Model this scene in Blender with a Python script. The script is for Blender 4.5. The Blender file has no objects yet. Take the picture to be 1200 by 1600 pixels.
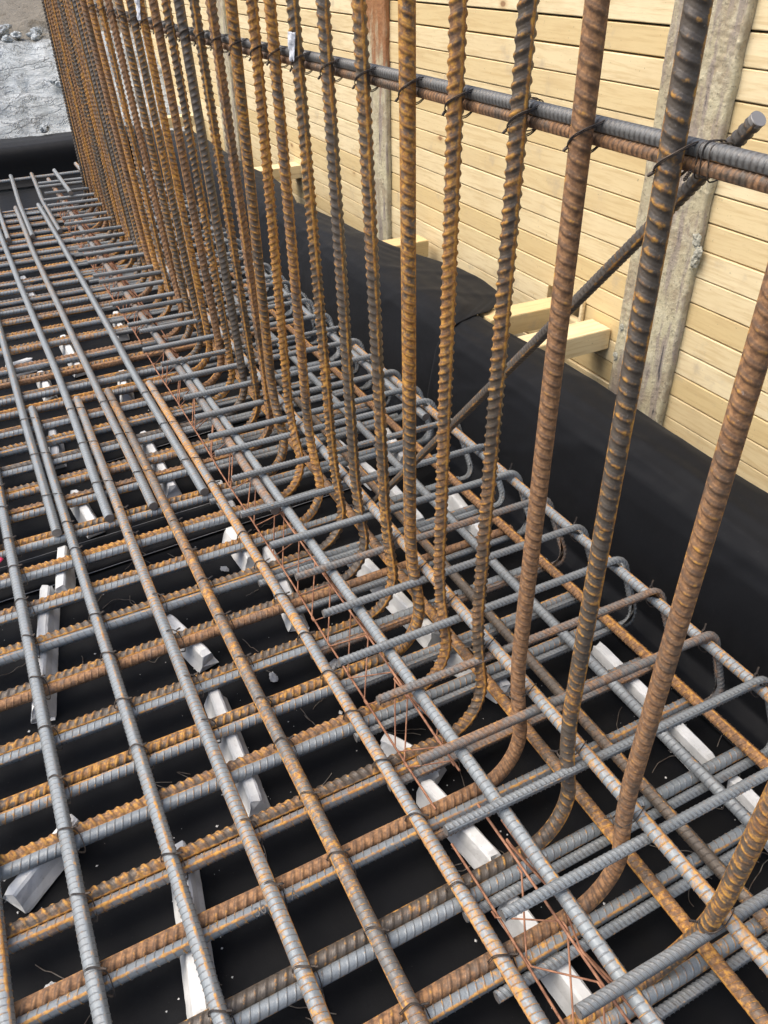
import bpy, math, random
import numpy as np
from mathutils import Vector, Matrix
random.seed(7); rng = np.random.default_rng(7)
S = 1.3            # metres per measuring unit
ZG = 0.07          # height of the mat plane above the membrane, in units
sc = bpy.context.scene
COL = sc.collection

def W(x, y, z):    # units (mat plane z=0) -> metres (membrane z=0)
    return np.array([x*S, y*S, (z+ZG)*S])

# ------------------------------------------------------------------ helpers
def link(name, me, mats=(), parent=None, loc=(0, 0, 0)):
    o = bpy.data.objects.new(name, me); COL.objects.link(o)
    if me is not None:
        for m in mats: me.materials.append(m)
    o.location = loc
    if parent: o.parent = parent
    return o

def tag(o, label=None, cat=None, group=None, kind=None):
    if label: o["label"] = label
    if cat: o["category"] = cat
    if group: o["group"] = group
    if kind: o["kind"] = kind
    return o

def mesh_np(name, V, F, smooth=True, attrs=None, matidx=None, ngons=()):
    """V (n,3), F (m,4) quads (+ list of n-gons)"""
    me = bpy.data.meshes.new(name)
    nq = len(F); loops = np.asarray(F, dtype=np.int32).ravel()
    tot = [4]*nq
    for g in ngons:
        loops = np.concatenate([loops, np.asarray(g, dtype=np.int32)]); tot.append(len(g))
    tot = np.asarray(tot, dtype=np.int32)
    me.vertices.add(len(V)); me.vertices.foreach_set("co", np.asarray(V, dtype=np.float32).ravel())
    me.loops.add(len(loops)); me.loops.foreach_set("vertex_index", loops)
    me.polygons.add(len(tot))
    me.polygons.foreach_set("loop_start", np.concatenate([[0], np.cumsum(tot)[:-1]]).astype(np.int32))
    me.polygons.foreach_set("loop_total", tot)
    sm = np.full(len(tot), smooth); sm[nq:] = False
    me.polygons.foreach_set("use_smooth", sm)
    mi = np.zeros(len(tot), dtype=np.int32)
    if matidx is not None: mi[nq:] = matidx
    me.polygons.foreach_set("material_index", mi)
    if attrs:
        for k, v in attrs.items():
            a = me.attributes.new(k, 'FLOAT', 'POINT'); a.data.foreach_set("value", np.asarray(v, dtype=np.float32))
    me.update(calc_edges=True); me.validate()
    return me

def frames(P):
    """arc length, tangents and parallel-transported normals along a dense polyline"""
    P = np.asarray(P, float)
    d = np.linalg.norm(np.diff(P, axis=0), axis=1); s = np.concatenate([[0], np.cumsum(d)])
    T = np.gradient(P, s, axis=0); T /= np.linalg.norm(T, axis=1)[:, None]
    ref = np.array([0, 0, 1.0]) if abs(T[0][2]) < .9 else np.array([1.0, 0, 0])
    n = ref - T[0]*(ref@T[0]); n /= np.linalg.norm(n)
    N = [n]
    for i in range(1, len(P)):
        n = N[-1] - T[i]*(N[-1]@T[i]); n /= np.linalg.norm(n); N.append(n)
    N = np.array(N); B = np.cross(T, N)
    return s, P, T, N, B

HALF = [-7, 7, 17, 40, 65, 90, 115, 140, 163]
THETA = np.radians(np.array(HALF + [h+180 for h in HALF], float))
def ribbed(P, r, h, pitch, slant=.25, mode='V', roll=0.0, seam=.85, crest=(.70, .77, .83, .90)):
    """a ribbed reinforcing bar swept along polyline P: crescent ribs on both halves, two long seams, flat sawn ends"""
    s, P, T, N, B = frames(P); L = s[-1]
    th = THETA; nt = len(th)
    isseam = np.abs(np.sin(th)) < .15; sth = np.where(isseam, 0, np.abs(np.sin(th))**.55)
    wrap = 0
    if mode == 'V':
        t2 = np.abs((th+math.pi) % (2*math.pi)-math.pi)
        off = math.tan(slant)*r*t2
    else:
        wraps = max(1, round(math.tan(slant)*2*math.pi*r/pitch))
        off = th/(2*math.pi)*wraps*pitch; wrap = wraps*6
    c0, c1, c2, c3 = crest; e = min(.08, (1-c3+c0)*.2)
    q = np.array([c3-1+e, c0-e, c0, c1, c2, c3]); val = np.array([0, 0, 0, 1, 1, 0.0])
    k0 = -int(off.max()/pitch)-2; k1 = int(L/pitch)+2
    base = (np.arange(k0, k1)[:, None]*pitch + q[None, :]*pitch).ravel()
    cv = np.tile(val, k1-k0)
    ss = base[:, None] + off[None, :]
    cl = np.clip(ss, 0, L); clamped = ss != cl
    rib = cv[:, None]*sth[None, :]
    rr = r + h*rib + np.where(isseam, seam*h, 0)[None, :]
    rib = np.where(clamped, 0, rib)
    def ip(A): return np.stack([np.interp(cl.ravel(), s, A[:, i]) for i in range(3)], 1)
    c, n, b = ip(P), ip(N), ip(B)
    n /= np.linalg.norm(n, axis=1)[:, None]; b /= np.linalg.norm(b, axis=1)[:, None]
    a = np.tile(th+roll, len(base))
    V = c + rr.ravel()[:, None]*(np.cos(a)[:, None]*n + np.sin(a)[:, None]*b)
    nr = len(base)
    I = np.arange(nr-1)[:, None]; J = np.arange(nt)[None, :]
    J2 = (J+1) % nt
    Iw = np.where(J == nt-1, I-wrap, I)                       # helical sheets join a few rings further back
    ok = (Iw >= 0) & (Iw+1 < nr)
    f = np.stack([I*nt+J, (I+1)*nt+J+0*I, (Iw+1)*nt+J2, Iw*nt+J2], -1)
    f = f[np.broadcast_to(ok, f.shape[:2])]
    clf = cl.ravel()[f]
    keep = ~((clf.max(1) <= 1e-9) | (clf.min(1) >= L-1e-9))
    f = f[keep]
    seamv = np.tile(isseam.astype(float), nr)
    used = np.unique(f); remap = -np.ones(len(V), int); remap[used] = np.arange(len(used))
    V2 = V[used]; f = remap[f]
    # end caps
    caps = []; ex = []; m = len(V2)
    for e, i in ((0, 0), (L, -1)):
        ring = P[i] + (r+h*.2)*(np.cos(th+roll)[:, None]*N[i] + np.sin(th+roll)[:, None]*B[i]) + T[i]*(.0003 if i else -.0003)
        ex.append(ring); ids = list(range(m, m+nt)); caps.append(ids if i else ids[::-1]); m += nt
    V2 = np.concatenate([V2]+ex)
    return V2, f, {'rib': np.concatenate([rib.ravel()[used], np.zeros(2*nt)]), 'seam': np.concatenate([seamv[used], np.zeros(2*nt)])}, caps

def tube(P, r, n=6, closed=False):
    s, P, T, N, B = frames(P)
    th = np.arange(n)/n*2*math.pi
    V = (P[:, None, :] + r*(np.cos(th)[None, :, None]*N[:, None, :] + np.sin(th)[None, :, None]*B[:, None, :])).reshape(-1, 3)
    m = len(P); I = np.arange(m-1)[:, None]; J = np.arange(n)[None, :]
    F = np.stack([I*n+J, I*n+(J+1) % n, (I+1)*n+(J+1) % n, (I+1)*n+J], -1).reshape(-1, 4)
    return V, F

def spline(pts, n=8, closed=False):
    pts = np.asarray(pts, float); m = len(pts); out = []
    rng_ = range(m) if closed else range(m-1)
    for i in rng_:
        if closed: p0, p1, p2, p3 = pts[i-1], pts[i], pts[(i+1) % m], pts[(i+2) % m]
        else: p0, p1, p2, p3 = pts[max(i-1, 0)], pts[i], pts[i+1], pts[min(i+2, m-1)]
        for k in range(n):
            t = k/n
            out.append(.5*((2*p1)+(-p0+p2)*t+(2*p0-5*p1+4*p2-p3)*t*t+(-p0+3*p1-3*p2+p3)*t**3))
    out.append(pts[0] if closed else pts[-1])
    return np.array(out)

def join(parts):
    V = []; F = []; o = 0
    for v, f in parts:
        V.append(v); F.append(np.asarray(f)+o); o += len(v)
    return np.concatenate(V), np.concatenate(F)

def wob(P, amp, wl=.9):
    """small natural bends of a long bar"""
    P = np.asarray(P, float); s = np.concatenate([[0], np.cumsum(np.linalg.norm(np.diff(P, axis=0), axis=1))])
    out = P.copy()
    for ax in (0, 1, 2):
        a = amp*(.35 if ax == 2 else 1)
        out[:, ax] += a*(np.sin(s/wl*2*math.pi/1.7+rng.uniform(0, 6))*rng.uniform(.4, 1) + .4*np.sin(s/wl*2*math.pi*1.3+rng.uniform(0, 6)))*.5
    return out

def line(a, b, step=.08):
    a = np.array(a, float); b = np.array(b, float)
    n = max(2, int(np.linalg.norm(b-a)/step)+1)
    return a + (b-a)*np.linspace(0, 1, n)[:, None]

# ------------------------------------------------------------------ materials
class NT:
    def __init__(self, name):
        self.m = bpy.data.materials.new(name); self.m.use_nodes = True
        self.t = self.m.node_tree; self.n = self.t.nodes; self.l = self.t.links
        self.b = self.n['Principled BSDF']
    def node(self, typ, **kw):
        o = self.n.new(typ)
        for k, v in kw.items():
            if hasattr(o, k) and k not in o.inputs: setattr(o, k, v)
            else: o.inputs[k].default_value = v
        return o
    def put(self, sock, v):
        if isinstance(v, bpy.types.NodeSocket): self.l.new(v, sock)
        else: sock.default_value = v
    def math(self, op, a, b=0.0, c=None, clamp=False):
        o = self.n.new('ShaderNodeMath'); o.operation = op; o.use_clamp = clamp
        self.put(o.inputs[0], a); self.put(o.inputs[1], b)
        if c is not None: self.put(o.inputs[2], c)
        return o.outputs[0]
    def vmath(self, op, a, b):
        o = self.n.new('ShaderNodeVectorMath'); o.operation = op
        self.put(o.inputs[0], a)
        if op == 'SCALE': self.put(o.inputs['Scale'], b)
        else: self.put(o.inputs[1], b)
        return o.outputs[0]
    def mix(self, f, a, b):
        o = self.n.new('ShaderNodeMix'); o.data_type = 'RGBA'
        self.put(o.inputs[0], f)
        for s_, v in ((o.inputs[6], a), (o.inputs[7], b)):
            self.put(s_, (*v, 1) if isinstance(v, tuple) and len(v) == 3 else v)
        return o.outputs[2]
    def noise(self, vec, scale, detail=3, rough=.55, dist=0.0):
        o = self.n.new('ShaderNodeTexNoise'); self.put(o.inputs['Vector'], vec)
        o.inputs['Scale'].default_value = scale; o.inputs['Detail'].default_value = detail
        o.inputs['Roughness'].default_value = rough; o.inputs['Distortion'].default_value = dist
        return o.outputs[0]
    def step(self, v, lo, hi):
        o = self.n.new('ShaderNodeMapRange'); o.interpolation_type = 'SMOOTHSTEP'
        self.put(o.inputs[0], v); self.put(o.inputs[1], lo); self.put(o.inputs[2], hi)
        return o.outputs[0]
    def attr(self, name):
        o = self.n.new('ShaderNodeAttribute'); o.attribute_name = name; return o.outputs['Fac']
    def obj(self): return self.n.new('ShaderNodeTexCoord').outputs['Object']
    def info(self): return self.n.new('ShaderNodeObjectInfo')
    def bump(self, h, strength, dist):
        o = self.n.new('ShaderNodeBump'); o.inputs['Strength'].default_value = strength; o.inputs['Distance'].default_value = dist
        self.put(o.inputs['Height'], h); self.l.new(o.outputs[0], self.b.inputs['Normal'])
    def out(self, col, rough, metal=0.0, spec=None):
        self.put(self.b.inputs['Base Color'], (*col, 1) if isinstance(col, tuple) and len(col) == 3 else col)
        self.put(self.b.inputs['Roughness'], rough); self.put(self.b.inputs['Metallic'], metal)
        if spec is not None: self.b.inputs['Specular IOR Level'].default_value = spec
        return self.m

def steel(name='weathered_steel'):
    """object colour: R = brown rust film, G = dark scale instead of bare grey, B = orange rust on ribs, seams and in spots"""
    g = NT(name); inf = g.info()
    sep = g.n.new('ShaderNodeSeparateColor'); g.l.new(inf.outputs['Color'], sep.inputs[0])
    rust, tone, hue = sep.outputs[0], sep.outputs[1], sep.outputs[2]
    off = g.vmath('SCALE', (37.1, 91.7, 53.3), inf.outputs['Random'])
    v = g.vmath('ADD', g.obj(), off)
    n1 = g.noise(v, 6.5, 3); n2 = g.noise(v, 55, 4, .62); n3 = g.noise(v, 260, 3, .6); n4 = g.noise(v, 17, 3); n5 = g.noise(g.vmath('ADD', v, (5.0, 3.0, 9.0)), 120, 3, .6)
    rib, seam = g.attr('rib'), g.attr('seam')
    base = g.mix(tone, g.mix(n4, (.185, .207, .218), (.262, .283, .288)), g.mix(n4, (.072, .057, .043), (.13, .096, .064)))
    base = g.mix(g.math('MULTIPLY', g.step(n2, .45, .75), .3), base, (.15, .125, .105))
    # brown film
    f = g.math('ADD', g.math('MULTIPLY', n1, .45), g.math('ADD', g.math('MULTIPLY', n2, .4), g.math('MULTIPLY', n3, .15)))
    f = g.math('ADD', f, g.math('MULTIPLY', seam, .05))
    thr = g.math('SUBTRACT', .82, g.math('MULTIPLY', rust, .58))
    film = g.step(f, g.math('SUBTRACT', thr, .10), g.math('ADD', thr, .10))
    brown = g.mix(g.step(n5, .35, .68), (.185, .092, .042), (.39, .20, .085))
    col = g.mix(g.math('MULTIPLY', film, .9), base, brown)
    # orange bloom
    f2 = g.math('ADD', g.math('MULTIPLY', n2, .42), g.math('ADD', g.math('MULTIPLY', n1, .22), g.math('MULTIPLY', n5, .36)))
    f2 = g.math('ADD', f2, g.math('ADD', g.math('MULTIPLY', rib, .125), g.math('MULTIPLY', seam, .16)))
    big = g.noise(v, 1.7, 2)
    thr2 = g.math('SUBTRACT', g.math('ADD', .765, g.math('MULTIPLY', g.math('SUBTRACT', big, .5), .26)), g.math('MULTIPLY', hue, .36))
    bloom = g.step(f2, g.math('SUBTRACT', thr2, .05), g.math('ADD', thr2, .09))
    orange = g.mix(g.step(n5, .4, .66), (.37, .155, .028), (.60, .30, .05))
    col = g.mix(g.math('MULTIPLY', bloom, .85), col, orange)
    # darker along the foot of each rib, bright grit
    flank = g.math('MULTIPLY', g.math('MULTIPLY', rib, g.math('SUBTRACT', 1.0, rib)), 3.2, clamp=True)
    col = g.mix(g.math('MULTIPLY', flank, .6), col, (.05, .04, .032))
    col = g.mix(g.math('MULTIPLY', g.step(n3, .64, .74), .3), col, (.45, .41, .36))
    any_ = g.math('MAXIMUM', film, bloom)
    g.bump(g.math('ADD', n3, g.math('MULTIPLY', n2, .8)), .5, .0012)
    return g.out(col, g.math('ADD', .46, g.math('MULTIPLY', any_, .36)), g.math('MULTIPLY', g.math('SUBTRACT', 1.0, any_), .18))

def cut_steel():
    g = NT('sawn_steel'); n = g.noise(g.obj(), 120, 3)
    return g.out(g.mix(n, (.30, .29, .28), (.20, .17, .14)), .45, .5)

def wire_mat(name, c1, c2, rough=.6, metal=.3):
    g = NT(name); inf = g.info()
    v = g.vmath('ADD', g.obj(), g.vmath('SCALE', (11.0, 23.0, 7.0), inf.outputs['Random']))
    return g.out(g.mix(g.step(g.noise(v, 60, 3), .35, .65), c1, c2), rough, metal)

def membrane():
    g = NT('black_membrane'); v = g.obj()
    n = g.noise(v, 3.0, 4); n2 = g.noise(v, 26, 4); n3 = g.noise(v, 900, 2); dust = g.noise(v, 190, 2)
    col = g.mix(g.step(n, .35, .75), (.0017, .0019, .0026), (.0038, .0042, .0054))
    col = g.mix(g.math('MULTIPLY', g.step(n2, .5, .8), .5), col, (.0045, .0048, .0058))
    col = g.mix(g.math('MULTIPLY', g.step(dust, .72, .80), .22), col, (.20, .19, .18))
    g.bump(g.math('ADD', n3, g.math('MULTIPLY', n2, 3.0)), .25, .0012)
    g.b.inputs['Sheen Weight'].default_value = .07; g.b.inputs['Sheen Roughness'].default_value = .45
    return g.out(col, g.math('ADD', .50, g.math('MULTIPLY', n2, .3)), 0, .18)

def pine(name='fresh_pine', axis=1, knots=True):
    g = NT(name); inf = g.info(); pid = g.attr('pid')
    o = g.n.new('ShaderNodeCombineXYZ')
    g.put(o.inputs[0], g.math('MULTIPLY', pid, 13.7)); g.put(o.inputs[1], g.math('MULTIPLY', pid, 29.3)); g.put(o.inputs[2], g.math('MULTIPLY', pid, 7.9))
    v = g.vmath('ADD', g.obj(), o.outputs[0])
    st = [1, 1, 1]; st[axis] = .07
    vs = g.vmath('MULTIPLY', v, tuple(st))
    warp = g.noise(g.vmath('MULTIPLY', v, tuple([1 if i != axis else .35 for i in range(3)])), 7, 2)
    vs2 = g.vmath('ADD', vs, g.vmath('SCALE', (.0, .0, .03), warp))
    grain = g.noise(vs2, 95, 3, .6); fine = g.noise(vs, 420, 2); blot = g.noise(v, 4.5, 3)
    base = g.mix(g.math('FRACT', g.math('MULTIPLY', pid, 5.37)), (.66, .50, .245), (.80, .665, .41))
    col = g.mix(g.math('MULTIPLY', g.step(grain, .42, .70), .55), base, (.54, .38, .175))
    col = g.mix(g.math('MULTIPLY', g.step(fine, .55, .8), .3), col, (.47, .33, .16))
    col = g.mix(g.math('MULTIPLY', g.step(blot, .45, .75), .45), col, (.60, .45, .235))
    if knots:
        vo = g.n.new('ShaderNodeTexVoronoi'); vo.feature = 'F1'
        kst = [1, 1, 1]; kst[axis] = .55
        g.put(vo.inputs['Vector'], g.vmath('MULTIPLY', v, tuple(kst))); vo.inputs['Scale'].default_value = 5.2
        kd = g.math('ADD', vo.outputs['Distance'], g.math('MULTIPLY', g.math('SUBTRACT', g.noise(v, 40, 2), .5), .03))
        halo = g.math('SUBTRACT', 1.0, g.step(kd, .03, .115)); core = g.math('SUBTRACT', 1.0, g.step(kd, .03, .052))
        col = g.mix(g.math('MULTIPLY', halo, .6), col, (.47, .29, .12))
        col = g.mix(g.math('MULTIPLY', core, .75), col, (.22, .10, .045))
    sp = g.noise(v, 130, 2)
    col = g.mix(g.math('MULTIPLY', g.step(sp, .70, .76), .6), col, (.20, .15, .09))
    col = g.mix(g.math('MULTIPLY', g.step(g.noise(v, 9, 5, .65), .58, .76), .5), col, (.40, .33, .24))
    g.bump(g.math('ADD', grain, fine), .25, .0015)
    return g.out(col, .62, 0, .35)

def post_mat():
    g = NT('mortar_stained_steel'); v = g.obj(); inf = g.info()
    v2 = g.vmath('ADD', v, g.vmath('SCALE', (17., 31., 5.), inf.outputs['Random']))
    st = g.vmath('MULTIPLY', v2, (1, 1, .16))
    n1 = g.noise(v2, 7, 5, .62); n2 = g.noise(st, 30, 4, .6); n3 = g.noise(v2, 90, 4, .65)
    n4 = g.noise(v2, 24, 6, .7); n5 = g.noise(v2, 150, 4, .7)
    col = g.mix(g.step(n1, .38, .62), (.36, .295, .195), (.51, .455, .295))
    col = g.mix(g.math('MULTIPLY', g.step(n4, .45, .66), .75), col, (.58, .52, .36))
    col = g.mix(g.math('MULTIPLY', g.step(n2, .48, .64), .75), col, (.28, .23, .20))
    col = g.mix(g.math('MULTIPLY', g.step(n2, .67, .73), .85), col, (.06, .055, .06))
    col = g.mix(g.math('MULTIPLY', g.step(n3, .56, .68), .7), col, (.17, .15, .105))
    col = g.mix(g.math('MULTIPLY', g.step(n5, .62, .72), .25), col, (.10, .09, .07))
    sx = g.n.new('ShaderNodeSeparateXYZ'); g.l.new(v, sx.inputs[0])
    # rust shows where the mortar film ends; its height is set per post through the object colour
    sep = g.n.new('ShaderNodeSeparateColor'); g.l.new(inf.outputs['Color'], sep.inputs[0])
    hgt = g.math('MULTIPLY', sep.outputs[0], 3.0)
    rm = g.step(g.math('ADD', sx.outputs[2], g.math('MULTIPLY', g.math('SUBTRACT', n2, .5), .9)), g.math('SUBTRACT', hgt, .12), g.math('ADD', hgt, .12))
    col = g.mix(g.math('MULTIPLY', rm, .9), col, g.mix(n3, (.20, .075, .03), (.40, .17, .055)))
    g.bump(g.math('ADD', g.math('MULTIPLY', n4, 2.0), g.math('ADD', n3, g.math('MULTIPLY', n5, .4))), .5, .006)
    return g.out(col, .85, 0, .25)

def mortar():
    g = NT('dried_mortar'); v = g.obj(); n = g.noise(v, 45, 5, .65)
    g.bump(n, .7, .006)
    return g.out(g.mix(n, (.27, .26, .20), (.46, .44, .36)), .95, 0, .2)

def fibre_cement():
    g = NT('fibre_cement'); inf = g.info(); v = g.vmath('ADD', g.obj(), g.vmath('SCALE', (3., 7., 11.), inf.outputs['Random']))
    n = g.noise(v, 18, 4); n2 = g.noise(v, 160, 3)
    col = g.mix(g.step(n, .3, .7), (.53, .53, .51), (.70, .70, .68))
    col = g.mix(g.math('MULTIPLY', g.step(n2, .6, .75), .4), col, (.33, .31, .27))
    g.bump(n2, .3, .001)
    return g.out(col, .85, 0, .3)

def rock(dark=False):
    g = NT('broken_shale'); v = g.obj()
    st = g.vmath('MULTIPLY', v, (1, 1, 3.2))
    n1 = g.noise(st, 2.2, 6, .62, .4); n2 = g.noise(st, 9, 6, .66, .3); n3 = g.noise(v, 40, 5, .65)
    col = g.mix(g.step(n2, .32, .68), (.31, .335, .34), (.49, .515, .52))
    col = g.mix(g.math('MULTIPLY', g.step(n1, .52, .70), .7), col, (.14, .14, .135))
    col = g.mix(g.math('MULTIPLY', g.step(n3, .62, .72), .2), col, (.12, .12, .12))
    vo = g.n.new('ShaderNodeTexVoronoi'); vo.feature = 'DISTANCE_TO_EDGE'; vo.inputs['Scale'].default_value = 5.5
    g.put(vo.inputs['Vector'], g.vmath('ADD', g.vmath('MULTIPLY', v, (.55, 1.0, 3.4)), g.vmath('SCALE', (.5, .6, .7), g.noise(v, 3.5, 5, .65))))
    ck = g.math('SUBTRACT', 1.0, g.step(vo.outputs['Distance'], .0, .075))
    col = g.mix(g.math('MULTIPLY', ck, g.math('MULTIPLY', g.step(n2, .36, .6), .6)), col, (.07, .072, .075))
    sx = g.n.new('ShaderNodeSeparateXYZ'); g.l.new(v, sx.inputs[0])
    mud = g.step(g.math('ADD', sx.outputs[1], g.math('MULTIPLY', g.math('SUBTRACT', n1, .5), 1.2)), 7.85, 8.2)
    col = g.mix(mud, col, g.mix(n2, (.13, .115, .09), (.24, .215, .175)))
    g.bump(g.math('SUBTRACT', g.math('ADD', g.math('MULTIPLY', n2, 2), n3), ck), .55, .03)
    return g.out(col, .92, 0, .25)

def plain(name, col, rough=.6, metal=0.0):
    g = NT(name); n = g.noise(g.obj(), 50, 3)
    return g.out(g.mix(n, tuple(c*.85 for c in col), tuple(min(1, c*1.1) for c in col)), rough, metal)

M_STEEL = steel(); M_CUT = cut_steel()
M_TIE = wire_mat('tie_wire', (.035, .03, .028), (.10, .075, .055))
M_RUSTWIRE = wire_mat('rusty_wire', (.20, .088, .048), (.36, .175, .095), .8, .1)
M_SCRAP = wire_mat('offcut_wire', (.20, .18, .15), (.11, .08, .06))
M_MEMB = membrane(); M_PINE = pine(); M_BLOCK = pine('sawn_pine_block', 0, False); M_POST = post_mat(); M_MORT = mortar()
M_FIBRE = fibre_cement(); M_ROCK = rock(); M_DARK = plain('gap_shade_soil', (.02, .018, .016), .9)
M_WHITE = plain('white_plastic', (.62, .63, .66), .35); M_EDGE = plain('painted_highlight', (.30, .30, .31), .5); M_RED = plain('red_plastic', (.62, .04, .10), .4)  # M_EDGE: strip-edge highlight put into a pale colour
M_CRUMB = plain('cement_crumbs', (.62, .61, .58), .9)

def bar(name, P, r, h, pitch, label, group, color, slant=.25, mode='V', roll=None, origin=None, cat='reinforcing bar', seam=.85, crest=(.70, .77, .83, .90)):
    P = np.asarray(P, float); o0 = P[0].copy() if origin is None else np.asarray(origin, float)
    V, F, A, caps = ribbed(P-o0, r, h, pitch, slant, mode, rng.uniform(0, math.pi) if roll is None else roll, seam, crest)
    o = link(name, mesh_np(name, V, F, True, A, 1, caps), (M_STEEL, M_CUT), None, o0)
    o.color = (*color, 1)
    return tag(o, label, cat, group)

ORD = ['first','second','third','fourth','fifth','sixth','seventh','eighth','ninth','tenth','eleventh','twelfth','thirteenth','fourteenth','fifteenth',
       'sixteenth','seventeenth','eighteenth','nineteenth','twentieth']
TENS = {20:'twenty', 30:'thirty', 40:'forty'}; TENTH = {30:'thirtieth', 40:'fortieth', 20:'twentieth'}
def ordinal(n):
    if n <= 20: return ORD[n-1]
    t, u = n//10*10, n % 10
    return TENTH[t] if u == 0 else TENS[t]+'-'+ORD[u-1]

# ------------------------------------------------------------------ measured layout (units)
PAIR = [.238,.341,.44,.554,.657,.762,.855,.959,1.077,1.187,1.293,1.405,1.508,1.635,1.727,1.834,1.936,2.031,2.142,2.23,2.34,2.431,2.583,2.698,2.831,
        2.932,3.023,3.139,3.226,3.356,3.479,3.573,3.691,3.776,3.878,4.009,4.115,4.223,4.30]
BASEY = {0:.225,1:.375,2:.49,3:.606,4:.713,5:.829,6:.927,7:1.02,8:1.148,9:1.254,10:1.385,11:1.5,12:1.612}
TOPY = [.219,.372,.499,.612,.711,.833,.944,1.066,1.18,1.285,1.38,1.46,1.56,1.656,1.754,1.857,1.958,2.07,2.20,2.31,2.444,2.583,2.716,2.874,2.998]
def xlean(y):      # the uprights lean a little to the left further down the row
    t = min(max((y-1.0)/1.0, 0), 1); t = t*t*(3-2*t)
    u = min(max((y-3.0)/1.0, 0), 1)
    return .513 - .026*t + .016*u
R_ST, R_MAT, R_U, R_M, R_L = .0118, .0115, .0087, .0127, .0121
ZP = .0645         # axis height of the crosswise pairs (m)
ZM = .091; ZU = .208; ZL1 = ZU-R_U-R_L-.0022; ZL2 = ZU+R_U+R_L+.0022

TONES = {  # brown film, dark scale, orange
 'orange': (.56, .9, .66), 'brown': (.9, 1.0, .25), 'dark': (.25, .85, .22), 'streak': (.45, .95, .55), 'red': (1.1, 1.0, .08),
 'brown2': (.66, 1.0, .30), 'dark2': (.34, .95, .47), 'orange2': (.60, .88, .74)}
NEAR = ['orange','brown2','dark2','red','streak','orange','orange','streak','dark2','streak','orange','orange2','streak']
WORD = {'orange':'orange-speckled rusty','brown':'rusty brown','brown2':'dark brown rusted','dark':'dark grey','dark2':'dark grey-brown','red':'evenly red-brown rusted','streak':'brown, orange-streaked','orange2':'bright orange rusted'}

# ------------------------------------------------------------------ crosswise bars, starters, hairpins
NP = len(PAIR)
for i, yv in enumerate(PAIR):
    ym = yv-.0098
    xr = (.845 if i % 3 else .83) + rng.uniform(-.012, .012)
    P = wob(line(W(-1.05, ym+rng.uniform(-.004, .004), 0)+[0, 0, ZP-ZG*S], W(xr, ym+rng.uniform(-.004, .004), 0)+[0, 0, ZP-ZG*S]), .0022)
    c = (rng.uniform(.12, .32), rng.uniform(0, .2), rng.uniform(.25, .52))
    w = 'grey ribbed'
    if i in (4, 14, 18, 22, 24): c = (.45, .3, .62); w = 'grey and yellow-rusted ribbed'
    if i in (8, 20): c = (.7, .7, .2); w = 'brownish ribbed'
    if i == 0: c = (.1, .0, .64); w = 'grey, yellow-spotted ribbed'
    if i == 1: c = (.1, .0, .5)
    if i == 2: c = (.15, .0, .3); w = 'clean blue-grey ribbed'
    o = bar('cross_bar', P, R_MAT, .0013, .0150, f'{w} cross bar lying in the {ordinal(i+1)} pair counted from the near end', 'straight cross bars of the bottom mat', c, .30, 'V')
    if i == 3: MARKED = o

ytops = list(TOPY)
n_left = NP-1-len(ytops)
for k in range(n_left): ytops.append(2.998 + (4.10-2.998)*(k+1)/n_left)
ST = []
for i in range(NP-1):
    yl = PAIR[i]+.0098
    yt = ytops[i]; yb = BASEY.get(i, yl+(yt-yl)*.45)
    xb = .511; xt = xlean(yt)
    zp = ZP/S-ZG; rb = .082
    pts = [W(x, yl+rng.uniform(-.0015, .0015), zp) for x in np.linspace(-1.05, xb-rb, 26)]
    zk = [zp, zp+rb, .12, .8, 1.25]; yk = [yl, yl+(yb-yl)*.5, yb, yt, yt+(yt-yb)*.65]; xk = [xb, xb, xb, xt, xt+(xt-xb)*.65]
    for a in np.linspace(0, math.pi/2, 12)[1:]:
        z = zp+rb*(1-math.cos(a)); pts.append(W(xb-rb+rb*math.sin(a), np.interp(z, zk, yk), z))
    zz = np.linspace(zp+rb, 1.22+rng.uniform(-.03, .03), 22)[1:]
    for z in zz: pts.append(W(np.interp(z, zk, xk), np.interp(z, zk, yk), z))
    P = np.array(pts); P = .25*np.vstack([P[:1], P[:-1]])+.5*P+.25*np.vstack([P[1:], P[-1:]])
    tn = NEAR[i] if i < len(NEAR) else ['orange','dark2','streak','brown2','red','orange2','dark','orange','streak','brown2','streak'][(i*7) % 11]
    c = tuple(np.clip(np.array(TONES[tn])+rng.uniform(-.05, .05, 3), 0, 1))
    # angle of one long seam, measured from the side facing the camera; pi turns the rib chevrons over
    dl = {0:1.5,1:1.25,2:1.0,3:1.35,4:.35+math.pi,5:.3+math.pi,6:1.2,7:.05,8:0,9:-.1+math.pi,10:.4,11:.1+math.pi,12:.9,13:-.4,14:-.3+math.pi}.get(i, rng.uniform(-1.5, 1.5)+math.pi*rng.integers(0, 2))
    roll = math.atan2(yb, .515)+dl
    o = bar('starter_bar', P, R_ST-.0004, .0027, .0172, f'{WORD[tn]} ribbed starter bar, {ordinal(i+1)} upright from the near end of the row', 'upright L-shaped starter bars', c, .42, 'V', roll, W(.511, yl, zp), crest=(.36, .60, .74, .97))
    ST.append((xk, yk, zk))
def starter_at(i, z):
    xk, yk, zk = ST[i]; return np.interp(z, zk, xk), np.interp(z, zk, yk)

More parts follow.
